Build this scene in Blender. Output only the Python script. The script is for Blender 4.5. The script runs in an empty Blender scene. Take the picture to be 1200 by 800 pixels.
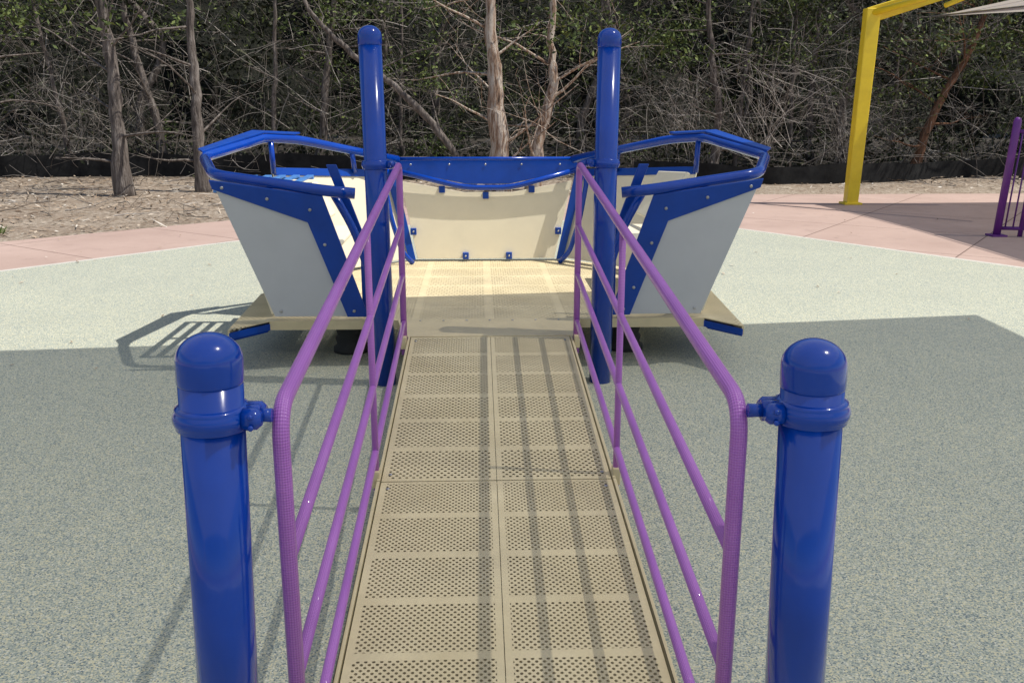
import bpy, math, random
from mathutils import Vector, Matrix
random.seed(7)
scene=bpy.context.scene
col=scene.collection
scene.view_settings.view_transform='Standard'
scene.view_settings.look='None'
scene.view_settings.exposure=0

# ------------------------------------------------------------ materials
def newmat(name):
    m=bpy.data.materials.new(name); m.use_nodes=True
    nt=m.node_tree
    b=nt.nodes['Principled BSDF']
    return m,nt,b
def L(nt,a,b): nt.links.new(a,b)
def M(nt,op,a,b=None,c=None):
    n=nt.nodes.new('ShaderNodeMath'); n.operation=op
    for i,v in enumerate((a,b,c)):
        if v is None: continue
        if isinstance(v,(int,float)): n.inputs[i].default_value=v
        else: nt.links.new(v,n.inputs[i])
    return n.outputs[0]
def coords(nt):
    return nt.nodes.new('ShaderNodeTexCoord').outputs['Object']
def noise(nt,scale,detail=4,rough=.5,vec=None):
    n=nt.nodes.new('ShaderNodeTexNoise'); n.inputs['Scale'].default_value=scale
    n.inputs['Detail'].default_value=detail; n.inputs['Roughness'].default_value=rough
    L(nt,vec if vec is not None else coords(nt),n.inputs['Vector'])
    return n.outputs['Fac']
def ramp(nt,fac,stops,interp='LINEAR'):
    r=nt.nodes.new('ShaderNodeValToRGB'); r.color_ramp.interpolation=interp
    e=r.color_ramp.elements
    while len(e)<len(stops): e.new(.5)
    for i,(p,c) in enumerate(stops):
        e[i].position=p; e[i].color=(c[0],c[1],c[2],1)
    L(nt,fac,r.inputs[0]); return r.outputs[0]
def mix(nt,fac,a,b,mode='MIX'):
    n=nt.nodes.new('ShaderNodeMix'); n.data_type='RGBA'; n.blend_type=mode
    if isinstance(fac,(int,float)): n.inputs[0].default_value=fac
    else: L(nt,fac,n.inputs[0])
    for i,v in ((6,a),(7,b)):
        if isinstance(v,tuple): n.inputs[i].default_value=(v[0],v[1],v[2],1)
        else: L(nt,v,n.inputs[i])
    return n.outputs[2]
def bump(nt,b,h,strength=.3,dist=.01):
    n=nt.nodes.new('ShaderNodeBump'); n.inputs['Strength'].default_value=strength
    n.inputs['Distance'].default_value=dist
    L(nt,h,n.inputs['Height']); L(nt,n.outputs[0],b.inputs['Normal'])
def mapped(nt,sx,sy,sz):
    mp=nt.nodes.new('ShaderNodeMapping'); mp.inputs['Scale'].default_value=(sx,sy,sz)
    L(nt,coords(nt),mp.inputs['Vector']); return mp.outputs[0]
def scale_col(c,k): return tuple(min(1,x*k) for x in c)

def paint(name,c,rough=.3,coat=.3,var=.18,dust=.05,metal=0,spec=.5):
    m,nt,b=newmat(name)
    f=noise(nt,6,4,.6)
    base=ramp(nt,f,[(.3,scale_col(c,1-var)),(.7,scale_col(c,1+var))])
    f2=noise(nt,45,3,.7)
    if dust>0:
        d=ramp(nt,f2,[(.55,(0,0,0)),(.8,(dust,)*3)])
        base=mix(nt,d,base,(.45,.42,.38))
    L(nt,base,b.inputs['Base Color'])
    L(nt,M(nt,'MULTIPLY_ADD',f2,.16,rough-.08),b.inputs['Roughness'])
    b.inputs['Coat Weight'].default_value=coat; b.inputs['Coat Roughness'].default_value=.05
    b.inputs['Metallic'].default_value=metal; b.inputs['Specular IOR Level'].default_value=spec
    return m
BLUE=paint('blue_powder_coat',(.0004,.046,.36),.17,.4,.10,0,spec=.35)
BLUE_HD=paint('blue_plastic_sheet',(.001,.052,.35),.34,.1,.12,.006,spec=.4)
LBLUE=paint('light_blue_slats',(.08,.25,.62),.4,.1)
YELLOW=paint('yellow_powder_coat',(.95,.68,.03),.4,.2,.08)
BLACK=paint('black_rubber',(.02,.02,.022),.7,0)
STEEL=paint('bolt_steel',(.45,.45,.46),.35,0,metal=.8)
CREAM=paint('cream_plastic_sheet',(.80,.73,.56),.5,.05,.03,.06)
GREY=paint('pale_grey_plastic_sheet',(.56,.57,.60),.45,.05,.025,.03)
TAN=paint('tan_coated_steel',(.62,.52,.32),.6,0,.1,.12)

def purple():
    m,nt,b=newmat('purple_textured_coat')
    uv=nt.nodes.new('ShaderNodeUVMap').outputs[0]
    s=nt.nodes.new('ShaderNodeSeparateXYZ'); L(nt,uv,s.inputs[0])
    u=M(nt,'MULTIPLY',s.outputs[0],2*math.pi*10); v=M(nt,'MULTIPLY',s.outputs[1],2*math.pi/.0115)
    a=M(nt,'SINE',M(nt,'ADD',u,v)); c=M(nt,'SINE',M(nt,'SUBTRACT',u,v))
    h=M(nt,'MULTIPLY',a,c)
    f=noise(nt,5,4)
    base=ramp(nt,f,[(.3,(.28,.065,.40)),(.7,(.37,.10,.50))])
    k=M(nt,'MULTIPLY_ADD',h,.20,.25)
    L(nt,mix(nt,k,base,(.62,.30,.72)),b.inputs['Base Color'])
    b.inputs['Roughness'].default_value=.34
    b.inputs['Coat Weight'].default_value=.2
    bump(nt,b,h,.45,.0015)
    return m
PURPLE=purple()
PURPLE_D=paint('purple_gate_coat',(.15,.028,.24),.4,.1)

def perforated(name,y0,blk,rad=.0056,PX=.026,PY=.029,rib=.432):
    m,nt,b=newmat(name)
    s=nt.nodes.new('ShaderNodeSeparateXYZ'); L(nt,coords(nt),s.inputs[0])
    x,y=s.outputs[0],s.outputs[1]
    def grid(off):
        gx=M(nt,'MULTIPLY',M(nt,'SUBTRACT',M(nt,'FRACT',M(nt,'ADD',M(nt,'MULTIPLY',x,1/PX),off+100)),.5),PX)
        gy=M(nt,'MULTIPLY',M(nt,'SUBTRACT',M(nt,'FRACT',M(nt,'ADD',M(nt,'MULTIPLY',y,1/PY),off)),.5),PY)
        return M(nt,'SQRT',M(nt,'ADD',M(nt,'MULTIPLY',gx,gx),M(nt,'MULTIPLY',gy,gy)))
    d=M(nt,'MINIMUM',grid(0),grid(.5))
    fy=M(nt,'FRACT',M(nt,'MULTIPLY',M(nt,'SUBTRACT',y,y0-20*blk),1/blk))
    fx=M(nt,'FRACT',M(nt,'MULTIPLY',M(nt,'ADD',x,4.55),1/.455))
    my=M(nt,'LESS_THAN',M(nt,'ABSOLUTE',M(nt,'SUBTRACT',fy,.5)),rib)
    mx=M(nt,'LESS_THAN',M(nt,'ABSOLUTE',M(nt,'SUBTRACT',fx,.5)),.448)
    blkm=M(nt,'MULTIPLY',mx,my)
    hole=M(nt,'MULTIPLY',M(nt,'LESS_THAN',d,rad),blkm)
    f=noise(nt,3.5,5,.65); f2=noise(nt,60,3,.6)
    base=ramp(nt,f,[(.3,(.62,.52,.31)),(.7,(.76,.65,.41))])
    base=mix(nt,M(nt,'MULTIPLY',f2,.3),base,(.48,.40,.27))
    g=noise(nt,1.7,5,.7)
    base=mix(nt,ramp(nt,g,[(.48,(0,0,0)),(.75,(.3,.3,.3))]),base,(.28,.235,.17))
    L(nt,base,b.inputs['Base Color']); b.inputs['Roughness'].default_value=.62
    rimh=M(nt,'MULTIPLY',M(nt,'LESS_THAN',d,rad+.0018),blkm)
    h=M(nt,'ADD',M(nt,'MULTIPLY',f2,.3),M(nt,'ADD',M(nt,'MULTIPLY',blkm,-.6),M(nt,'MULTIPLY',rimh,-.5)))
    bump(nt,b,h,.5,.003)
    tr=nt.nodes.new('ShaderNodeBsdfTransparent'); mx2=nt.nodes.new('ShaderNodeMixShader')
    L(nt,hole,mx2.inputs[0]); L(nt,b.outputs[0],mx2.inputs[1]); L(nt,tr.outputs[0],mx2.inputs[2])
    L(nt,mx2.outputs[0],nt.nodes['Material Output'].inputs[0])
    return m
PERF=perforated('perforated_ramp_plate',3.46,.298,.0060,.0275,.036,.430)
PERF_N=perforated('perforated_lower_ramp_plate',3.46,.27,.0049,.0225,.0255)
PERF_D=perforated('perforated_deck_plate',5.62,.36,.0062,.036,.052,.44)

def rubber():
    m,nt,b=newmat('speckled_rubber')
    v=nt.nodes.new('ShaderNodeTexVoronoi'); v.inputs['Scale'].default_value=215
    L(nt,coords(nt),v.inputs['Vector'])
    s=nt.nodes.new('ShaderNodeSeparateColor'); L(nt,v.outputs['Color'],s.inputs[0])
    c=ramp(nt,s.outputs[0],[(0,(.27,.31,.28)),(.20,(.38,.41,.36)),(.42,(.49,.50,.40)),(.64,(.63,.585,.40)),(.84,(.15,.19,.21)),(.93,(.66,.65,.55))],'CONSTANT')
    f=noise(nt,1.1,5,.6)
    c=mix(nt,1,c,ramp(nt,f,[(.3,(.91,.92,.93)),(.7,(1.0,1.0,.99))]),'MULTIPLY')
    L(nt,c,b.inputs['Base Color']); b.inputs['Roughness'].default_value=.8
    b.inputs['Specular IOR Level'].default_value=.25
    bump(nt,b,v.outputs['Distance'],.3,.002)
    return m
RUBBER=rubber()
def concrete():
    m,nt,b=newmat('pink_concrete')
    f=noise(nt,.8,6,.65); g=noise(nt,90,3,.6)
    c=ramp(nt,f,[(.3,(.38,.26,.215)),(.7,(.49,.35,.295))])
    c=mix(nt,M(nt,'MULTIPLY',g,.3),c,(.5,.4,.35))
    st=noise(nt,3,5,.75)
    c=mix(nt,ramp(nt,st,[(.55,(0,0,0)),(.75,(.4,.4,.4))]),c,(.22,.16,.14))
    s=nt.nodes.new('ShaderNodeSeparateXYZ'); L(nt,mapped(nt,1,1,1),s.inputs[0])
    d1=M(nt,'ADD',M(nt,'MULTIPLY',s.outputs[0],.6),M(nt,'MULTIPLY',s.outputs[1],.8))
    d2=M(nt,'ADD',M(nt,'MULTIPLY',s.outputs[0],.8),M(nt,'MULTIPLY',s.outputs[1],-.6))
    j=None
    for d in (d1,d2):
        q=M(nt,'LESS_THAN',M(nt,'FRACT',M(nt,'ADD',M(nt,'MULTIPLY',d,1/1.8),50)),.008)
        j=q if j is None else M(nt,'MAXIMUM',j,q)
    c=mix(nt,j,c,(.14,.09,.07))
    L(nt,c,b.inputs['Base Color']); b.inputs['Roughness'].default_value=.85
    bump(nt,b,g,.2,.003); return m
CONC=concrete()
def simple_noise(name,stops,scale,rough=.9,detail=5,bs=.5,bd=.02,stretch=None,bscale=None):
    m,nt,b=newmat(name)
    vec=mapped(nt,*stretch) if stretch else None
    f=noise(nt,scale,detail,.65,vec)
    L(nt,ramp(nt,f,stops),b.inputs['Base Color']); b.inputs['Roughness'].default_value=rough
    b.inputs['Specular IOR Level'].default_value=.2
    bump(nt,b,noise(nt,bscale or scale*2,4,.6,vec),bs,bd); return m
CURB=simple_noise('pale_concrete_edge',[(.3,(.5,.47,.42)),(.7,(.62,.6,.55))],20,bs=.2,bd=.003)
def dirt():
    m,nt,b=newmat('leaf_litter_soil')
    f=noise(nt,14,6,.65)
    c=ramp(nt,f,[(.3,(.16,.115,.08)),(.5,(.33,.265,.20)),(.62,(.50,.43,.35)),(.75,(.26,.20,.15))])
    big=noise(nt,1.2,5,.65)
    c=mix(nt,ramp(nt,big,[(.42,(0,0,0)),(.7,(.6,.6,.6))]),c,(.20,.135,.09))
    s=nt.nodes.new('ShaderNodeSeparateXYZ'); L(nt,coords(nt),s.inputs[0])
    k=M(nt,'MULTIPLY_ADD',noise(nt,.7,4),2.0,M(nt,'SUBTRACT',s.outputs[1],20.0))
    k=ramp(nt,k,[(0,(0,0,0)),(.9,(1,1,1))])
    c=mix(nt,k,c,(.035,.028,.02))  # soil colour darkened past the wood edge, painted in for tree shade
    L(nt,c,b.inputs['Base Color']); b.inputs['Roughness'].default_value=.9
    bump(nt,b,noise(nt,28,4,.6),.9,.04); return m
DIRT=dirt()
BARK=simple_noise('cedar_bark',[(.3,(.045,.038,.034)),(.5,(.15,.125,.11)),(.72,(.34,.30,.27))],5,bs=1,bd=.03,stretch=(4,4,.5))
BARK_P=simple_noise('peeling_pale_bark',[(.32,(.09,.06,.045)),(.45,(.30,.20,.14)),(.58,(.54,.48,.41)),(.75,(.24,.16,.12))],5,bs=1,bd=.03,stretch=(3.5,3.5,.4))
BARK_R=simple_noise('reddish_bark',[(.3,(.10,.05,.03)),(.7,(.28,.15,.09))],5,bs=1,bd=.03,stretch=(4,4,.5))
SILT=simple_noise('black_geotextile',[(.3,(.008,.008,.009)),(.7,(.03,.03,.03))],3,bs=.3,bd=.02)
def island(name,stops,rough=.7):
    m,nt,b=newmat(name)
    g=nt.nodes.new('ShaderNodeNewGeometry')
    L(nt,ramp(nt,g.outputs['Random Per Island'],stops),b.inputs['Base Color'])
    b.inputs['Roughness'].default_value=rough; b.inputs['Specular IOR Level'].default_value=.25
    return m
LEAF=island('cedar_foliage',[(0,(.028,.042,.013)),(.6,(.075,.105,.028)),(1,(.18,.22,.06))])
LEAF_D=island('dark_foliage',[(0,(.012,.016,.008)),(.6,(.032,.038,.018)),(1,(.08,.085,.042))])
TWIG=island('dead_twig',[(0,(.06,.05,.042)),(.6,(.19,.165,.145)),(1,(.44,.40,.36))],.85)
TWIG_P=island('bleached_twig',[(0,(.12,.10,.085)),(.6,(.29,.255,.225)),(1,(.52,.47,.43))],.85)
LITTER=island('dry_litter',[(0,(.13,.085,.055)),(.5,(.36,.27,.19)),(.85,(.50,.42,.33)),(1,(.72,.67,.60))],.85)
GRASS=island('grass_blade',[(0,(.05,.09,.02)),(1,(.16,.22,.05))],.6)
BACKDROP=simple_noise('shade_dark_backdrop',[(.35,(.004,.005,.003)),(.7,(.020,.021,.013))],4,bs=1,bd=.2)  # near-black colour painted in for the deep shade inside the wood
def fabric(name,c,tr,tl):
    m,nt,b=newmat(name)
    f=noise(nt,3,2)
    L(nt,ramp(nt,f,[(.3,scale_col(c,.85)),(.7,c)]),b.inputs['Base Color']); b.inputs['Roughness'].default_value=.9
    t=nt.nodes.new('ShaderNodeBsdfTranslucent'); t.inputs[0].default_value=(c[0],c[1],c[2],1)
    m1=nt.nodes.new('ShaderNodeMixShader'); m1.inputs[0].default_value=tl
    L(nt,b.outputs[0],m1.inputs[1]); L(nt,t.outputs[0],m1.inputs[2])
    p=nt.nodes.new('ShaderNodeBsdfTransparent'); m2=nt.nodes.new('ShaderNodeMixShader'); m2.inputs[0].default_value=tr
    L(nt,m1.outputs[0],m2.inputs[1]); L(nt,p.outputs[0],m2.inputs[2])
    L(nt,m2.outputs[0],nt.nodes['Material Output'].inputs[0]); return m
FAB=fabric('knitted_shade_cloth',(.66,.67,.67),.21,.52)
FAB2=fabric('pale_shade_cloth',(.58,.55,.50),.15,.5)

# ------------------------------------------------------------ mesh builder
class MB:
    def __init__(s): s.v=[];s.f=[];s.uv=[];s.sm=[]
    def face(s,idx,uv=None,smooth=False):
        s.f.append(tuple(idx)); s.uv.append(uv or [(0,0)]*len(idx)); s.sm.append(smooth)
    def tube(s,pts,rad,n=16,cap=True):
        pts=[Vector(p) for p in pts]
        if not isinstance(rad,(list,tuple)): rad=[rad]*len(pts)
        b0=len(s.v); N=len(pts); prev=None; ln=0; lens=[]
        for i,p in enumerate(pts):
            if i: ln+=(p-pts[i-1]).length
            lens.append(ln)
            t=(pts[min(i+1,N-1)]-pts[max(i-1,0)])
            t=t.normalized() if t.length>1e-9 else Vector((0,0,1))
            if prev is None:
                a=Vector((0,0,1)) if abs(t.z)<.9 else Vector((1,0,0))
                nn=(a-t*a.dot(t)).normalized()
            else:
                nn=prev-t*prev.dot(t)
                nn=nn.normalized() if nn.length>1e-6 else prev
            prev=nn; bb=t.cross(nn)
            for j in range(n):
                a=2*math.pi*j/n
                s.v.append(p+(nn*math.cos(a)+bb*math.sin(a))*rad[i])
        for i in range(N-1):
            for j in range(n):
                k=(j+1)%n
                s.face((b0+i*n+j,b0+i*n+k,b0+(i+1)*n+k,b0+(i+1)*n+j),
                  [(j/n,lens[i]),((j+1)/n,lens[i]),((j+1)/n,lens[i+1]),(j/n,lens[i+1])],True)
        if cap:
            s.face(tuple(b0+j for j in range(n))[::-1]); s.face(tuple(b0+(N-1)*n+j for j in range(n)))
    def lathe(s,origin,prof,n=40,axis=None):
        o=Vector(origin); b0=len(s.v)
        ax=(axis or Vector((0,0,1))).normalized()
        q=Vector((0,0,1)).rotation_difference(ax)
        for r,z in prof:
            for j in range(n):
                a=2*math.pi*j/n
                s.v.append(o+q@Vector((r*math.cos(a),r*math.sin(a),z)))
        for i in range(len(prof)-1):
            for j in range(n):
                k=(j+1)%n
                s.face((b0+i*n+j,b0+i*n+k,b0+(i+1)*n+k,b0+(i+1)*n+j),None,True)
        s.face(tuple(b0+j for j in range(n))[::-1]); s.face(tuple(b0+(len(prof)-1)*n+j for j in range(n)))
    def plate(s,pts,th,nrm=None):
        pts=[Vector(p) for p in pts]
        nn=Vector((0,0,0))
        for i in range(len(pts)):
            a,b=pts[i]-pts[0],pts[(i+1)%len(pts)]-pts[0]; nn+=a.cross(b)
        nrm=Vector(nrm).normalized() if nrm is not None else nn.normalized()
        if nn.dot(nrm)<0: pts=pts[::-1]
        b0=len(s.v); n=len(pts)
        s.v+= [p+nrm*th/2 for p in pts]+[p-nrm*th/2 for p in pts]
        s.face(tuple(range(b0,b0+n))); s.face(tuple(range(b0+n,b0+2*n))[::-1])
        for i in range(n):
            k=(i+1)%n
            s.face((b0+k,b0+i,b0+n+i,b0+n+k))
    def box(s,c,size,rot=None):
        c=Vector(c); b0=len(s.v)
        for dz in (-.5,.5):
            for dx,dy in ((-.5,-.5),(.5,-.5),(.5,.5),(-.5,.5)):
                p=Vector((dx*size[0],dy*size[1],dz*size[2]))
                if rot: p=rot@p
                s.v.append(c+p)
        for f in ((3,2,1,0),(4,5,6,7),(0,1,5,4),(1,2,6,5),(2,3,7,6),(3,0,4,7)):
            s.face(tuple(b0+i for i in f))
    def quad(s,a,b,c,d):
        b0=len(s.v); s.v+=[a,b,c,d]; s.face((b0,b0+1,b0+2,b0+3))
    def obj(s,name,mat,parent=None,bevel=0,uv=False):
        me=bpy.data.meshes.new(name); me.from_pydata([tuple(v) for v in s.v],[],s.f)
        if uv:
            l=me.uv_layers.new(name='UVMap'); i=0
            for u in s.uv:
                for q in u: l.data[i].uv=q; i+=1
        me.polygons.foreach_set('use_smooth',s.sm)
        me.materials.append(mat); me.update()
        o=bpy.data.objects.new(name,me); col.objects.link(o)
        if bevel:
            md=o.modifiers.new('bevel','BEVEL'); md.width=bevel; md.segments=2; md.limit_method='ANGLE'; md.angle_limit=math.radians(40)
        if parent is not None:
            o.parent=parent; o.matrix_parent_inverse=Matrix.Translation(-parent.location)
        return o
    def parts(s,name,mat,parent=None,bevel=0):
        """every loose piece becomes an object of its own"""
        par=list(range(len(s.v)))
        def find(a):
            while par[a]!=a: par[a]=par[par[a]]; a=par[a]
            return a
        for f in s.f:
            r=find(f[0])
            for k in f[1:]: par[find(k)]=r
        groups={}
        for i,f in enumerate(s.f): groups.setdefault(find(f[0]),[]).append(i)
        for g in groups.values():
            m=MB(); mp={}
            for i in g:
                idx=[]
                for k in s.f[i]:
                    if k not in mp: mp[k]=len(m.v); m.v.append(s.v[k])
                    idx.append(mp[k])
                m.face(idx,s.uv[i],s.sm[i])
            m.obj(name,mat,parent,bevel)
def thing(name,loc,label,cat,group=None):
    e=bpy.data.objects.new(name,None); e.location=loc; e.empty_display_size=.2
    col.objects.link(e); e['label']=label; e['category']=cat
    if group: e['group']=group
    return e
def spline(pts,sub=8):
    P=[Vector(p) for p in pts]; P=[P[0]*2-P[1]]+P+[P[-1]*2-P[-2]]; out=[]
    for i in range(1,len(P)-2):
        for k in range(sub):
            t=k/sub; a,b,c,d=P[i-1],P[i],P[i+1],P[i+2]
            out.append(.5*((2*b)+(c-a)*t+(2*a-5*b+4*c-d)*t*t+(3*b-a-3*c+d)*t**3))
    out.append(P[-2]); return out
def fillet(pts,r,sub=6):
    P=[Vector(p) for p in pts]; out=[P[0]]
    for i in range(1,len(P)-1):
        a=(P[i-1]-P[i]); b=(P[i+1]-P[i]); rr=min(r,a.length*.45,b.length*.45)
        s=P[i]+a.normalized()*rr; e=P[i]+b.normalized()*rr
        for k in range(sub+1):
            t=k/sub; out.append(s*(1-t)**2+P[i]*2*t*(1-t)+e*t*t)
    out.append(P[-1]); return out

# ------------------------------------------------------------ ground
def sheet(name,poly,z,mat):
    mb=MB(); mb.v=[Vector((x,y,z)) for x,y in poly]; mb.face(tuple(range(len(poly))))
    o=mb.obj(name,mat); o['kind']='structure'; return o
def ground():
    mb=MB(); nx,ny=90,90
    xs=[(abs(i/nx*2-1)**2.6)*(1 if i/nx>.5 else -1)*400 for i in range(nx+1)]
    ys=[8+(abs(i/ny*2-1)**2.6)*(1 if i/ny>.5 else -1)*400 for i in range(ny+1)]
    for y in ys:
        for x in xs:
            z=0
            if y>17.5: z=.05*(y-17.5) if y<40 else 1.1
            mb.v.append(Vector((x,y,z)))
    for j in range(ny):
        for i in range(nx):
            a=j*(nx+1)+i; mb.face((a,a+1,a+nx+2,a+nx+1),None,True)
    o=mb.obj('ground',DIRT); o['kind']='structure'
ground()
sheet('concrete_path',[(-25,-14),(25,-14),(25,15.6),(14,16.2),(9,16.8),(4.9,17.0),(2,16.4),(-1,14.8),(-3.53,12.9),(-5.68,10.98),(-9,8.0),(-25,-2)],.004,CONC)
rub=[(-9,-12),(9,-12),(9.6,2.4),(5.2,8.94),(3.22,11.85),(1.2,12.7),(-.9,12.3),(-2.91,10.9),(-4.7,8.98),(-9,4.4)]
cx,cy=0,3
sheet('concrete_kerb',[(cx+(x-cx)*(1+.09/max(.1,math.hypot(x-cx,y-cy))),cy+(y-cy)*(1+.09/max(.1,math.hypot(x-cx,y-cy)))) for x,y in rub],.008,CURB)
sheet('rubber_ground',rub,.012,RUBBER)

# ------------------------------------------------------------ ramp
def rz(y): return .283-.074*(5.25-y)
HW=.455
rampE=thing('ramp',(0,3.3,0),'tan perforated metal access ramp rising to the play boat','ramp')
for (a,b,mt) in ((1.40,3.455,PERF_N),(3.463,5.25,PERF)):
    for (xa,xb) in ((-HW,-.0012),(.0012,HW)):
        mb=MB(); n=(0,-.074,1)
        mb.plate([(xa,a,rz(a)),(xb,a,rz(a)),(xb,b,rz(b)),(xa,b,rz(b))],.006,n)
        mb.obj('ramp_panel',mt,rampE)
mb=MB()
for s in (-1,1):
    for (a,b) in ((1.40,3.455),(3.463,5.25)):
        x=s*(HW+.012)
        mb.plate([(x,a,rz(a)+.008),(x,b,rz(b)+.008),(x,b,rz(b)-.07),(x,a,max(rz(a)-.07,.016))],.012,(1,0,0))
mb.parts('side_frame',TAN,rampE,.002)
mb=MB()
for y in (2.4,3.0,3.46,4.1,4.7,5.2):
    mb.box((0,y,rz(y)-.035),(2*HW-.01,.04,.05))
mb.parts('cross_beam',TAN,rampE)
mb=MB(); mb.plate([(-.50,5.253,.287),(.50,5.253,.287),(.56,5.60,.309),(-.56,5.60,.309)],.008,(0,-.06,1))
mb.obj('transition_plate',TAN,rampE,.002)
mb=MB()
for s in (-1,1):
    for y in (3.40,3.52,5.18):
        mb.lathe((s*(HW-.03),y,rz(y)+.002),[(.008,0),(.008,.003),(.005,.005)],10)
for i in range(7): mb.lathe((-.42+i*.14,5.56,.309),[(.007,0),(.007,.004),(.004,.006)],10)
mb.parts('bolt',STEEL,rampE)

# ------------------------------------------------------------ railings
def railing(s):
    e=thing('ramp_railing',(s*.48,3.4,0),'purple textured tube railing along the edge of the ramp','railing','railings along the ramp')
    xf,xr=s*.466,s*.492
    def X(y): return xf+(xr-xf)*(y-1.78)/(5.22-1.78)
    yF,yR=1.80,5.20
    def P(y,h): return Vector((X(y),y,rz(y)+h))
    mb=MB()
    pts=[(X(yF),yF,.02),P(yF,.985),P(yR,.99),Vector((X(yR),yR,.20))]
    mb.tube(fillet(pts,.075,8),.0178,18); mb.obj('handrail',PURPLE,e,uv=True)
    for h in (.655,.375,.11):
        mb=MB(); mb.tube([P(yF+.015,h),P(2.6,h),P(3.5,h),P(4.4,h),P(yR-.012,h)],.0142,14); mb.obj('rail',PURPLE,e,uv=True)
    mb=MB(); mb.tube([P(3.5,-.05),P(3.5,.4),P(3.5,.975)],.0130,14); mb.obj('baluster',PURPLE,e,uv=True)
    mb=MB()
    for y in (1.83,3.5,5.17):
        mb.box((X(y),y,rz(y)+.0),(.03,.05,.07))
    mb.parts('bracket',TAN,e,.003)
railing(-1); railing(1)

# ------------------------------------------------------------ posts
def post(xt,xb,y,top,zc,label,rail_x):
    e=thing('support_post',(xb,y,0),label,'post','blue posts holding the ramp railings')
    ax=(Vector((xt,y,top))-Vector((xb,y,0))).normalized()
    def at(z): return Vector((xb+(xt-xb)*z/top,y,z))
    r=.0628
    mb=MB(); mb.lathe((xb,y,0),[(r,0),(r,(top-.105))],48,ax); mb.obj('pole',BLUE,e)
    mb=MB(); rc=r+.0018; h=.055
    prof=[(r-.002,-.002),(rc-.0008,0),(rc,.003),(rc,.045)]
    for k in range(1,13):
        a=k/12*math.pi/2; prof.append((max(.001,rc*math.cos(a)),.045+h*math.sin(a)))
    mb.lathe(at(top-.105),prof,48,ax); mb.obj('post_cap',BLUE,e)
    c=at(zc)
    mb=MB()
    prof=[(r,0)]+[(r+.0145*math.sin(min(.88,max(.12,k/12))*math.pi)**.45,.004+.042*k/12) for k in range(13)]+[(r,.05)]
    mb.lathe(c-Vector((0,0,.025)),prof,48,ax)
    d=1 if rail_x>c.x else -1
    for yy in (-.022,.022):
        mb.tube([c+Vector((d*(r+.004),yy,0)),c+Vector((d*(r+.030),yy,0)),c+Vector((d*(r+.040),yy,0))],[.023,.022,.013],14)
    x0=c.x+d*(r+.005); x1=rail_x-d*.012
    mb.tube([Vector((x0,y,zc)),Vector((x0+(x1-x0)*.55,y,zc)),Vector((x0+(x1-x0)*.56,y,zc))],[.022,.022,.017],20)
    mb.tube([Vector((x0+(x1-x0)*.5,y,zc)),Vector((x1,y,zc))],.014,16)
    mb.obj('clamp_collar',BLUE,e)
    mb=MB()
    for dz in (-.011,.011):
        mb.lathe(c+Vector((d*(r+.022),-.044,dz)),[(.006,0),(.006,.005),(.003,.008)],10,Vector((0,-1,0)))
    mb.parts('bolt',BLUE,e)
post(-.592,-.620,1.79,1.180,1.005,'short blue domed steel post clamped to the ramp railing',-.466)
post(.605,.630,1.79,1.157,1.003,'short blue domed steel post clamped to the ramp railing',.466)
post(-.632,-.610,5.25,1.995,1.265,'tall blue domed steel post beside the top of the ramp',-.492)
post(.648,.640,5.25,1.985,1.270,'tall blue domed steel post beside the top of the ramp',.492)

# ------------------------------------------------------------ play boat
boat=thing('play_boat',(0,6.6,0),'blue and cream wheelchair accessible rocking play boat on rubber ground','play boat')
def hullY(z): return 5.65-.19*(z-.33)
dpoly=[(-1.34,5.62),(-1.53,5.39),(-1.57,6.45),(-1.30,7.25),(-.62,7.85),(.62,7.85),(1.30,7.25),(1.57,6.45),(1.51,5.39),(1.33,5.62)]
mb=MB(); mb.plate([(x,y,.30) for x,y in dpoly],.006,(0,0,1)); mb.obj('deck',PERF_D,boat)
for i in range(len(dpoly)):
    a=dpoly[i]; b=dpoly[(i+1)%len(dpoly)]
    tip=i in (0,8)
    zt=.285 if tip else .302
    mb=MB(); mb.plate([(a[0],a[1],zt),(b[0],b[1],zt),(b[0],b[1],.247),(a[0],a[1],.247)],.012,(b[1]-a[1],a[0]-b[0],0))
    mb.obj('tip_trim' if tip else 'deck_rim',BLUE_HD if tip else TAN,boat)
mb=MB()
for s in (-1,1):
    mb.plate([(s*1.36,5.645,.236),(s*1.52,5.44,.236),(s*1.54,6.4,.236),(s*1.36,6.4,.236)],.02,(0,0,1))
mb.box((0,6.0,.235),(2.7,.08,.05)); mb.box((0,7.2,.235),(2.3,.08,.05))
mb.parts('under_frame',BLUE,boat)
mb=MB()
for s in (-1,1):
    for y in (6.0,7.1):
        mb.lathe((s*.90,y,.012),[(.12,0),(.12,.03),(.095,.05),(.105,.09),(.09,.11),(.10,.15),(.09,.17),(.095,.20)],24)
mb.parts('rubber_mount',BLACK,boat)

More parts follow.
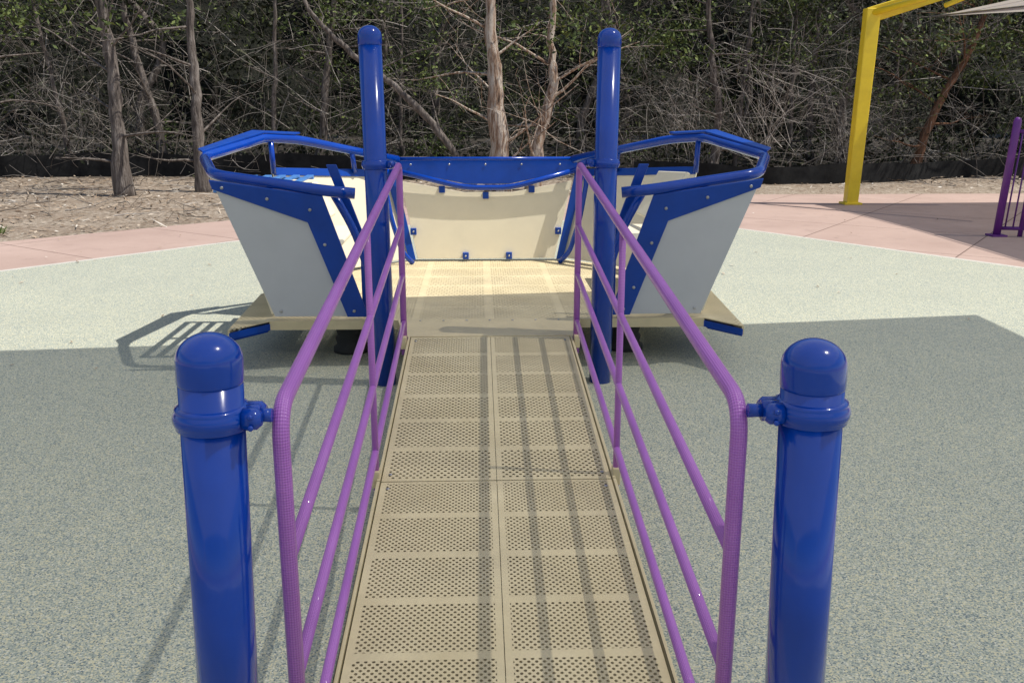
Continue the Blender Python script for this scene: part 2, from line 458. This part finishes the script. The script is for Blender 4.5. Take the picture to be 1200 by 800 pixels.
for s in (-1,1):
    def H(x,z,dy=0): return Vector((s*x,hullY(z)+dy,z))
    mb=MB(); mb.plate([H(1.585,1.150),H(1.31,.325),H(.76,.325),H(.985,1.05)],.016,(0,-1,-.19)); mb.obj('side_panel',GREY,boat,.003)
    mb=MB(); mb.plate([H(1.60,1.165,-.014),H(1.588,1.112,-.014),H(1.06,.915,-.014),H(.868,.322,-.014),H(.740,.322,-.014),H(.962,1.07,-.014)],.014,(0,-1,-.19))
    mb.obj('panel_frame',BLUE_HD,boat,.003)
    mb=MB()
    for (x,z) in ((1.53,1.12),(1.28,1.055),(1.04,.99),(.970,.78),(.880,.50),(.825,.36),(1.27,.36)):
        mb.lathe(H(x,z,-.021 if x!=1.27 else -.008),[(.010,0),(.010,.004),(.006,.007)],14,Vector((0,-1,-.19)))
    mb.parts('bolt',STEEL,boat)
    mb=MB(); mb.plate([(s*.965,5.70,1.235),(s*.905,5.70,1.235),(s*.72,5.72,.70),(s*.72,5.72,.32),(s*.785,5.72,.32),(s*.785,5.72,.72)],.02,(0,1,0)); mb.obj('brace',BLUE_HD,boat,.004)
    # end panel
    zt=.74; f=(zt-.325)/.635
    A=Vector((s*1.34,5.72,.325)); B=Vector((s*1.40,6.85,.325)); C=Vector((s*(1.40+.18*f),6.92,zt)); D=Vector((s*(1.34+.19*f),5.72,zt))
    mb=MB(); mb.plate([A,B,C,D],.016); mb.obj('end_panel',CREAM,boat,.003)
    # quarter panel joining end and far wall
    A=Vector((s*.64,7.80,.325)); B=Vector((s*1.40,6.93,.325)); C=Vector((s*1.58,7.06,1.12)); D=Vector((s*.80,7.92,1.04))
    mb=MB(); mb.plate([A,B,C,D],.016); mb.obj('quarter_panel',CREAM,boat,.003)
    n=(B-A).cross(D-A).normalized(); n*= -1 if n.y>0 else 1
    mb=MB(); o=n*.013
    mb.plate([D+o,C+o,C+(B-C)*.07+o,D+(A-D)*.08+o],.012); mb.obj('quarter_panel_frame',BLUE_HD,boat,.003)
    # handrail loop
    pts=[(s*.78,5.53,1.08),(s*.95,5.50,1.10),(s*1.60,5.58,1.185),(s*1.80,6.12,1.255),(s*1.60,7.02,1.34),(s*1.40,7.25,1.315),(s*.72,7.84,1.13)]
    mb=MB(); mb.tube(fillet(pts,.10,8),.033,18); mb.obj('handrail',BLUE,boat)
    mb=MB()
    mb.tube(fillet([(s*.93,5.60,1.10),(s*.80,5.60,.86),(s*.69,5.61,.48),(s*.67,5.64,.31)],.12),.024,16)
    mb.tube(fillet([(s*.60,7.62,.31),(s*.68,7.60,.40),(s*.76,7.60,.66),(s*.82,7.66,.98),(s*.80,7.76,1.06)],.10),.020,14)
    mb.parts('grab_bar',BLUE,boat)
    mb=MB()
    for p,q in (((1.28,5.55,1.13),(1.28,5.52,1.05)),((1.57,7.04,1.32),(1.56,7.04,1.08)),((1.05,7.55,1.21),(1.04,7.60,1.05))):
        mb.tube([(s*p[0],p[1],p[2]),(s*q[0],q[1],q[2])],.020,12)
    mb.parts('rail_support',BLUE,boat)
    mb=MB(); mb.plate([(s*1.80,6.10,1.288),(s*1.86,6.22,1.298),(s*1.70,7.05,1.388),(s*1.40,7.30,1.363),(s*1.42,7.20,1.358),(s*1.60,6.98,1.378)],.014,(0,0,1)); mb.obj('rail_cap_plate',BLUE_HD,boat,.003)
    # seat and backrest
    mb=MB(); mb.box((s*1.12,6.45,.70),(.34,.95,.03)); mb.obj('seat',CREAM,boat,.01)
    mb=MB()
    for y in (6.1,6.8): mb.tube([(s*1.1,y,.30),(s*1.1,y,.69)],.022,14)
    mb.parts('seat_leg',BLUE,boat)
    zt=1.13 if s>0 else 1.06
    mb=MB(); mb.plate([(s*1.14,6.35,.80),(s*1.10,6.85,.80),(s*(1.10+.5*(zt-.8)),6.90,zt-.03),(s*(1.20+.5*(zt-.8)),6.38,zt)],.03); mb.obj('backrest',CREAM,boat,.01)
    mb=MB(); mb.plate([(s*.585,7.76,.315),(s*.64,7.755,.315),(s*.84,7.86,1.10),(s*.76,7.87,1.10)],.02,(0,-1,.1)); mb.obj('corner_strap',BLUE_HD,boat,.003)
# slatted shelf at one end
mb=MB()
for i in range(5):
    x=-1.64+i*.098; mb.box((x,6.28,1.085),(.045,1.0,.014))
mb.parts('shelf_slat',LBLUE,boat,.002)
mb=MB()
for y in (5.80,6.28,6.76): mb.box((-1.444,y,1.070),(.44,.045,.014))
mb.parts('shelf_bearer',LBLUE,boat,.002)

def W(x,z,dy=0): return Vector((x,7.76+.15*(z-.32)+dy,z))
mb=MB(); mb.plate([W(-.57,.325),W(.57,.325),W(.715,.955),W(.22,.865),W(-.18,.865),W(-.70,.955)],.016,(0,-1,.15)); mb.obj('far_wall_panel',CREAM,boat,.003)
mb=MB(); mb.plate([W(-.76,1.13,.06),W(.77,1.13,.06),W(.76,1.045,.06),W(.20,.925,.06),W(-.16,.925,.06),W(-.75,1.045,.06)],.018,(0,-1,.15)); mb.obj('top_board',BLUE_HD,boat,.003)
mb=MB(); mb.tube(fillet([(-.78,7.80,1.055),(-.17,7.80,.905),(.21,7.80,.905),(.79,7.80,1.06)],.12),.022,16)
mb.obj('far_handrail',BLUE,boat)
mb=MB(); mb.tube([(-.80,7.85,1.135),(.81,7.85,1.135)],.016,12); mb.obj('top_tube',BLUE,boat)
mb=MB()
for x,z in ((-.17,.35),(.19,.35),(-.60,.55),(.60,.55),(.0,.84),(-.36,.89),(.38,.89)):
    mb.box(W(x,z,-.02),(.05,.03,.055))
mb.parts('panel_clip',BLUE_HD,boat,.004)
mb=MB()
for x in (-.62,-.3,.0,.3,.62): mb.lathe(W(x,1.085,.045),[(.009,0),(.009,.004),(.004,.006)],12,Vector((0,-1,0)))
for x,z in ((-.17,.35),(.19,.35),(-.60,.55),(.60,.55)): mb.lathe(W(x,z,-.035),[(.008,0),(.008,.004),(.004,.006)],12,Vector((0,-1,0)))
mb.parts('bolt',STEEL,boat)

# ------------------------------------------------------------ yellow shade structure
sh=thing('shade_structure',(5.8,14.8,0),'yellow steel cantilever shade structure with pale fabric on pink concrete','shade structure')
mb=MB()
mb.plate([(5.71,14.66,0),(5.89,14.66,0),(5.97,14.66,2.70),(5.97,14.66,2.92),(5.76,14.66,2.92),(5.76,14.66,2.70)],.18,(0,1,0)); mb.obj('pole',YELLOW,sh,.012)
mb=MB(); mb.plate([(5.80,14.66,2.93),(5.96,14.66,2.74),(9.2,14.2,3.78),(9.2,14.2,3.95)],.14,(0.05,1,0)); mb.obj('beam',YELLOW,sh,.01)
mb=MB(); mb.tube([(5.85,14.62,2.85),(7.2,13.4,3.25),(8.6,12.2,3.7)],.05,10); mb.tube([(6.8,14.3,2.93),(8,14.4,3.4)],.035,10); mb.parts('brace',YELLOW,sh)
mb=MB(); mb.box((5.80,14.66,.02),(.28,.26,.03)); mb.obj('base_plate',YELLOW,sh,.004)
def canopy(name,mat,corners,apex,parent,n=14,sag=.12,sc=.05):
    mb=MB(); c=[Vector(x) for x in corners]; ap=Vector(apex)
    for k in range(4):
        a,b=c[k],c[(k+1)%4]; base=len(mb.v)
        for i in range(n+1):
            for j in range(n+1):
                t=j/n; p=a.lerp(b,t)
                inn=(ap-(a+b)/2); p=p+inn*sc*math.sin(math.pi*t)
                u=i/n; qv=p.lerp(ap,u); qv.z-=sag*math.sin(math.pi*u)
                mb.v.append(qv)
        for i in range(n):
            for j in range(n):
                w=base+i*(n+1)+j; mb.face((w,w+1,w+n+2,w+n+1),None,True)
    return mb.obj(name,mat,parent)
canopy('fabric',FAB2,[(6.75,14.6,2.80),(6.9,8.3,2.60),(12.6,8.3,2.75),(12.6,14.9,2.95)],(9.8,12.0,3.8),sh,sc=.06)
mb=MB(); mb.tube([(6.75,14.6,2.80),(6.95,11.6,2.73),(6.9,8.3,2.60)],.012,8); mb.obj('edge_cable',STEEL,sh)
mb=MB(); mb.tube([(12.6,8.3,0),(12.6,8.3,3.0)],.09,12); mb.tube([(12.6,14.9,0),(12.6,14.9,3.0)],.09,12); mb.parts('pole',YELLOW,sh)

# overhead shade canopy which shades the ramp
sc=thing('shade_canopy',(6.6,-4,0),'large knitted fabric shade canopy over the ramp on yellow posts','shade canopy')
ox,oy,hz=1.93,-.2,3.5
canopy('fabric',FAB,[(-9.5+ox,5.55+oy,hz),(3.70+ox,6.80+oy,hz),(3.9+ox,-5+oy,hz),(-9+ox,-6+oy,hz)],(-3+ox,1+oy,hz+.9),sc,sag=.1,sc=.03)
mb=MB()
for x,y in ((3.9+ox,-5+oy),(-9+ox,-6+oy)): mb.tube([(x,y,0),(x,y,hz+.1)],.09,16)
mb.parts('pole',YELLOW,sc)

# ------------------------------------------------------------ purple fence
fe=thing('purple_fence',(6.2,11.1,0),'purple metal picket fence panel standing on pink concrete','fence')
mb=MB()
mb.lathe((6.2,11.1,0),[(.045,0),(.045,1.36),(.035,1.39),(.015,1.405)],16,Vector((.06,0,1)))
mb.lathe((6.46,11.05,0),[(.028,0),(.028,1.30),(.01,1.33)],14,Vector((.06,0,1)))
mb.lathe((8.6,10.6,0),[(.045,0),(.045,1.36),(.015,1.405)],16)
mb.parts('fence_post',PURPLE_D,fe)
mb=MB()
mb.tube([(6.27,11.1,1.24),(8.6,10.6,1.24)],.022,10); mb.tube([(6.22,11.1,.10),(8.6,10.6,.10)],.022,10)
mb.parts('rail',PURPLE_D,fe)
mb=MB()
for i in range(1,28):
    x=6.2+i*.086; y=11.1-(x-6.2)*.2; mb.tube([(x,y,.1),(x+.07*max(0,1-(x-6.2)/2.4),y,1.24)],.010,8)
mb.parts('picket',PURPLE_D,fe)
mb=MB(); mb.box((6.2,11.1,.015),(.18,.18,.02)); mb.obj('base_plate',PURPLE_D,fe)

# ------------------------------------------------------------ silt fence
def silt(pts,h,label):
    e=thing('silt_fence',(pts[0][0],pts[0][1],0),label,'fence','black silt fences along the wood edge')
    mb=MB(); P=spline([(x,y,0) for x,y in pts],20)
    for i,p in enumerate(P):
        z0=max(0,.05*(p.y-17.5))-.05
        w=.03*math.sin(i*.5)+.015*math.sin(i*1.3)
        top=h+.03*math.sin(i*.21)+.012*math.sin(i*.6)
        row=[Vector((p.x,p.y+w*t,z0+(top+.05)*t)) for t in (0,.33,.66,1)]
        b0=len(mb.v); mb.v+=row
        if i:
            for k in range(3): mb.face((b0-4+k,b0+k,b0+k+1,b0-3+k),None,True)
    mb.obj('fabric',SILT,e)
    mb=MB()
    for i in range(0,len(P),13):
        p=P[i]; mb.box((p.x,p.y+.05,h*.5+max(0,.05*(p.y-17.5))),(.035,.035,h+.12))
    mb.parts('stake',BARK,e)
silt([(-14,18.8),(-10,19.2),(-7,19.4),(-4.5,19.2),(-2,18.8),(1,18.6)],.45,'sagging black silt fence staked at the wood edge')
silt([(3.0,18.6),(5.2,17.9),(7.5,18.1),(10,18.9),(15,19.5)],.36,'low black silt fence staked behind the concrete')

# ------------------------------------------------------------ woodland
def gz(y): return max(0,.05*(y-17.5)) if y<40 else 1.1
def grow(mb,p,d,length,r,depth,rr,tips=None,n=4,pk=.62,wob=.17):
    segs=max(4,int(length/.26)); pts=[p.copy()]; rad=[r]; q=p.copy(); dd=d.normalized()
    kids=[]
    for i in range(segs):
        dd=(dd+Vector((rr.gauss(0,wob),rr.gauss(0,wob),rr.gauss(0.0,wob*.8)))).normalized()
        q=q+dd*(length/segs); pts.append(q.copy()); rad.append(max(.003,r*(1-.8*(i+1)/segs)))
        if depth>0 and i>0 and rr.random()<pk: kids.append((q.copy(),dd.copy(),rad[-1]))
    mb.tube(pts,rad,n,cap=False)
    if tips is not None: tips.append(q.copy())
    for (k,kd,kr) in kids:
        side=Vector((rr.gauss(0,1),rr.gauss(0,1),rr.gauss(.15,.8))).normalized()
        grow(mb,k,(kd*.6+side).normalized(),length*rr.uniform(.3,.6),kr*.65,depth-1,rr,tips,3,pk,wob)
def clump(mb,c,rad,n,size,rr):
    for _ in range(n):
        p=c+Vector((rr.gauss(0,rad),rr.gauss(0,rad),rr.gauss(0,rad*.7)))
        a=Vector((rr.gauss(0,1),rr.gauss(0,1),rr.gauss(0,1))).normalized()
        b=a.cross(Vector((rr.gauss(0,1),rr.gauss(0,1),rr.gauss(0,1)))).normalized()
        s=size*rr.uniform(.5,1.4)
        mb.quad(p-a*s,p-b*s*.45,p+a*s,p+b*s*.45)
def tree(base,path,r,label,bark,limbs=10,crown=16,seed=1,leafm=None,top=5.5,limb_len=1.6):
    rr=random.Random(seed)
    x,y=base; z=gz(y)
    e=thing('cedar_tree',(x,y,z),label,'tree','trees at the edge of the wood')
    P=[(x,y,z-.1)]+[(x+dx,y+dy,z+h) for dx,dy,h in path]
    P=spline(P,6)
    P=[p+Vector((rr.gauss(0,.018),rr.gauss(0,.018),0)) for p in P]
    N=len(P); mb=MB()
    rad=[r*(1.35-.35*min(1,i/4))*(1-.72*i/N)*rr.uniform(.9,1.1) for i in range(N)]
    mb.tube(P,rad,11,cap=True)
    tips=[]
    for k in range(limbs):
        i=int(N*(.12+.85*(k/limbs))) ; i=min(N-1,i)
        a=rr.uniform(0,2*math.pi)
        d=Vector((math.cos(a),math.sin(a)*.8,rr.uniform(-.1,.8)))
        grow(mb,P[i],d,limb_len*rr.uniform(.5,1.2),min(.028,rad[i]*.34),2,rr,tips,wob=.13)
    mb.obj('trunk',bark,e)
    mb=MB()
    hi=[t for t in tips if t.z>(2.3 if x>-3 else 2.8)] or [P[-1]]
    for k in range(crown):
        if rr.random()<.5: c=rr.choice(hi)
        else:
            tp=P[-1]; c=Vector((tp.x+rr.gauss(0,1.1),tp.y+rr.gauss(0,1.0),rr.uniform(3.6,top+.6)))
        clump(mb,c,.24,64,.05,rr)
    if mb.f: mb.obj('crown',leafm or LEAF,e)
G='grey barked cedar tree with bare lower branches'
tree((-6.1,16.4),[(.0,0,1.2),(-.05,.1,2.4),(-.12,.1,3.6),(-.1,.2,5.5)],.14,'straight grey barked cedar trunk on leaf litter',BARK,9,12,1)
tree((-4.95,17.0),[(.02,0,1.2),(.0,.1,2.6),(.05,.1,3.8),(.1,.2,5.5)],.11,'slim dark cedar trunk standing in leaf litter',BARK,8,12,2)
tree((.30,16.6),[(.0,0,1.0),(-.06,.05,2.0),(-.12,.1,3.0),(-.3,.2,5.6)],.19,'thick cedar with peeling pale orange bark behind the boat',BARK_P,9,12,3)
tree((.92,17.0),[(.12,0,1.0),(.36,0,1.9),(.30,.1,2.8),(.5,.2,5.2)],.13,'pale grey twisted cedar trunk behind the boat',BARK_P,9,12,4)
tree((-.1,17.4),[(-.55,0,.9),(-1.3,0,1.7),(-2.3,.1,2.5),(-3.0,.1,3.3),(-3.4,.2,4.6)],.08,'thin leaning bare cedar trunk arching sideways',BARK,9,6,5)
tree((-9.1,17.2),[(.05,0,1.2),(.2,.1,2.6),(.1,.1,4),(.1,.2,5.4)],.12,G,BARK,9,12,6)
tree((-3.4,20),[(.2,0,1.2),(.35,.1,2.6),(.6,.1,4),(.7,.2,5.4)],.10,G,BARK,12,14,7)
tree((4.6,18.9),[(.1,0,1.2),(-.1,.1,2.6),(-.2,.1,4),(-.1,.2,5.4)],.09,'slim cedar trunk with green foliage above',BARK,12,36,8)
tree((9.0,19.6),[(.35,0,1.2),(.9,.1,2.2),(1.3,.1,3.4),(1.5,.2,5.0)],.10,'leaning reddish barked cedar behind the shade post',BARK_R,9,24,9)
tree((10.9,18.6),[(.0,0,1.2),(.1,.1,2.6),(.1,.1,4),(.1,.2,5.4)],.11,G,BARK,9,24,10)
rr=random.Random(99)
for i,x in enumerate([-12,-10.4,-7.6,-6.6,-2.2,-.9,2.2,3.3,6.1,7.3,8.0,12.6,14]):
    y=rr.uniform(19.8,23)
    tree((x,y),[(rr.gauss(0,.15),0,1.2),(rr.gauss(0,.3),.1,2.6),(rr.gauss(0,.4),.1,4),(rr.gauss(0,.4),.2,5.6)],rr.uniform(.07,.13),G,BARK,9,32 if x>-3 else 16,20+i,LEAF if i%2 else LEAF_D)
rr=random.Random(77)
for i,x in enumerate([-11.2,-8.4,-7.1,-4.2,-1.6,2.7,5.3,6.8,9.9]):
    y=rr.uniform(19.6,21.8); l=rr.gauss(0,.35)
    tree((x+rr.gauss(0,.25),y),[(l*.3,0,1.2),(l*.8,.1,2.6),(l*1.2,.1,4),(l*1.4,.2,5.6)],rr.uniform(.04,.065),'thin bare grey brown cedar sapling in dense brush',BARK,7,5,60+i,LEAF_D,limb_len=1.1)
rr=random.Random(31)
for (x,y,h) in ((4.2,19.0,2.2),(5.6,18.8,2.5),(7.4,19.3,2.0),(-8.0,19.9,1.6)):
    mb=MB(); z=gz(y)
    for i in range(30):
        a=rr.uniform(0,6.28); d=Vector((math.cos(a)*rr.uniform(.2,1),math.sin(a)*rr.uniform(.1,.7),rr.uniform(.5,1.3)))
        grow(mb,Vector((x+rr.gauss(0,.2),y+rr.gauss(0,.15),z+rr.uniform(0,h*.5))),d,rr.uniform(.6,1.0)*h*.7,rr.uniform(.005,.010),2,rr,None,3,.75,.12)
    o=mb.obj('dead_shrub',TWIG_P); o['label']='bleached leafless shrub of fine twigs at wood edge'; o['category']='shrub'; o['group']='dead shrubs at the wood edge'

rr=random.Random(5)
mb=MB()
for i in range(1500):
    y=19.0+abs(rr.gauss(0,2.0)); x=rr.uniform(-13,15)
    z=gz(y)+rr.choice((rr.uniform(0,.4),rr.uniform(.3,4.0),rr.uniform(.3,4.0)))
    d=Vector((rr.gauss(0,.8),rr.gauss(-.2,.6),rr.gauss(.6,.7)))
    grow(mb,Vector((x,y,z)),d,rr.uniform(.6,2.0),rr.uniform(.005,.013),2 if rr.random()<.55 else 1,rr,None,3,.65,.11)
o=mb.obj('woodland_brush',TWIG); o['kind']='stuff'
mb=MB()
for i in range(540):
    y=21.2+rr.random()*4.6; x=rr.uniform(-15,17); z=gz(y)+rr.uniform(.1,4.6)
    clump(mb,Vector((x,y,z)),.42,36,.08,rr)
for i in range(260):
    y=19.7+rr.random()*1.6; x=rr.uniform(-14,15); z=gz(y)+rr.uniform(.05,.6)
    clump(mb,Vector((x,y,z)),.28,34,.055,rr)
for i in range(270):  # loose clumps added above the view to shade the wood below
    y=19.6+rr.random()*6; x=rr.uniform(-13,20); z=rr.uniform(4.9,6.6)
    clump(mb,Vector((x,y,z)),.5,24,.15,rr)
o=mb.obj('woodland_foliage',LEAF_D); o['kind']='stuff'
mb=MB()
for i in range(115):
    y=19.2+rr.random()*3.4; u=rr.random()
    x=rr.uniform(3.0,16) if u<.62 else (rr.uniform(-3.5,3.2) if u<.85 else rr.uniform(-14,-3.5))
    z=gz(y)+ (rr.uniform(1.9,4.4) if rr.random()<.75 else rr.uniform(.4,2))
    for k in range(5):
        clump(mb,Vector((x+rr.gauss(0,.4),y+rr.gauss(0,.3),z+rr.gauss(0,.22))),.15,42,.042,rr)
o=mb.obj('woodland_shrub_leaves',LEAF); o['kind']='stuff'
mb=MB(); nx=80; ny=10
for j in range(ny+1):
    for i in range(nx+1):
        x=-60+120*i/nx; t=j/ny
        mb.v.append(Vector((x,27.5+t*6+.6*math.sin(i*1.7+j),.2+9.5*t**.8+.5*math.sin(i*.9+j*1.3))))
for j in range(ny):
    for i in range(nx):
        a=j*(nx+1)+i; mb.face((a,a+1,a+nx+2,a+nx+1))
o=mb.obj('woodland_backdrop',BACKDROP); o['kind']='structure'  # added dark backdrop sheet, closes off the sky behind the trees

mb=MB()
for i in range(9000):
    y=rr.uniform(10.5,19.3); x=rr.uniform(-13,14)
    if x<-3.5: lim=12.9+(x+3.53)*.893
    elif x<2: lim=12.9+(x+3.53)*.62
    else: lim=17.0
    if y<lim+.05*rr.random()-(.7 if rr.random()<.05 else 0): continue
    a=rr.uniform(0,math.pi); l=rr.choice((.03,.04,.05,.12,.2))*rr.uniform(.6,1.5); w=.012 if l>.1 else .022
    p=Vector((x,y,gz(y)+.015+rr.random()*.02)); u=Vector((math.cos(a),math.sin(a),rr.gauss(0,.15)))*l; v=Vector((-math.sin(a),math.cos(a),rr.gauss(0,.2)))*w
    mb.quad(p-u,p-v,p+u,p+v)
for i in range(120):
    x=rr.uniform(-6,7); y=rr.uniform(5.5,13.5)
    if abs(x)<2.2 and y<8.6: continue
    a=rr.uniform(0,math.pi); l=rr.uniform(.012,.035); w=l*.4
    p=Vector((x,y,.024)); u=Vector((math.cos(a),math.sin(a),.15))*l; v=Vector((-math.sin(a),math.cos(a),.1))*w
    mb.quad(p-u,p-v,p+u,p+v)
o=mb.obj('leaf_litter',LITTER); o['kind']='stuff'
mb=MB()
for i in range(90):
    y=rr.uniform(13,19); x=rr.uniform(-12,-3.6)
    a=rr.uniform(0,6.28)
    grow(mb,Vector((x,y,gz(y)+.03)),Vector((math.cos(a),math.sin(a),.04)),rr.uniform(.3,.9),.009,1,rr,None,4)
o=mb.obj('fallen_twigs',TWIG); o['kind']='stuff'
for (gx,gy) in ((-6.0,11.75),(-6.9,12.6)):
    mb=MB()
    for i in range(70):
        a=rr.uniform(0,6.28); r0=rr.random()*.12; p=Vector((gx+r0*math.cos(a),gy+r0*math.sin(a),0)); t=p+Vector((.1*math.cos(a),.1*math.sin(a),rr.uniform(.06,.16)))
        w=Vector((-math.sin(a),math.cos(a),0))*.008; mb.v+=[p-w,p+w,t]; k=len(mb.v); mb.face((k-3,k-2,k-1))
    o=mb.obj('weed_tuft',GRASS); o['label']='small green weed tuft beside the pink concrete'; o['category']='plant'; o['group']='weed tufts'

# ------------------------------------------------------------ light, sky, camera
w=bpy.data.worlds.new('World'); scene.world=w; w.use_nodes=True
nt=w.node_tree; bg=nt.nodes['Background']; sky=nt.nodes.new('ShaderNodeTexSky'); sky.sky_type='NISHITA'; sky.sun_disc=False
tosun=Vector((.47,-.07,.87)).normalized()
sky.sun_elevation=math.asin(tosun.z); sky.sun_rotation=math.atan2(tosun.x,tosun.y)
L(nt,sky.outputs[0],bg.inputs[0]); bg.inputs[1].default_value=.115
sd=bpy.data.lights.new('sun','SUN'); sd.energy=5.0; sd.angle=math.radians(.5); sd.color=(1,.955,.87)
so=bpy.data.objects.new('sun',sd); col.objects.link(so); so.rotation_euler=tosun.to_track_quat('Z','Y').to_euler()
cd=bpy.data.cameras.new('camera'); cam=bpy.data.objects.new('camera',cd); col.objects.link(cam)
cd.sensor_width=36; cd.lens=33; cd.clip_end=2000; cd.clip_start=.05
cam.location=(-.065,0,1.615); cam.rotation_euler=(math.radians(90-14.5),0,math.radians(-2.07))
scene.camera=cam
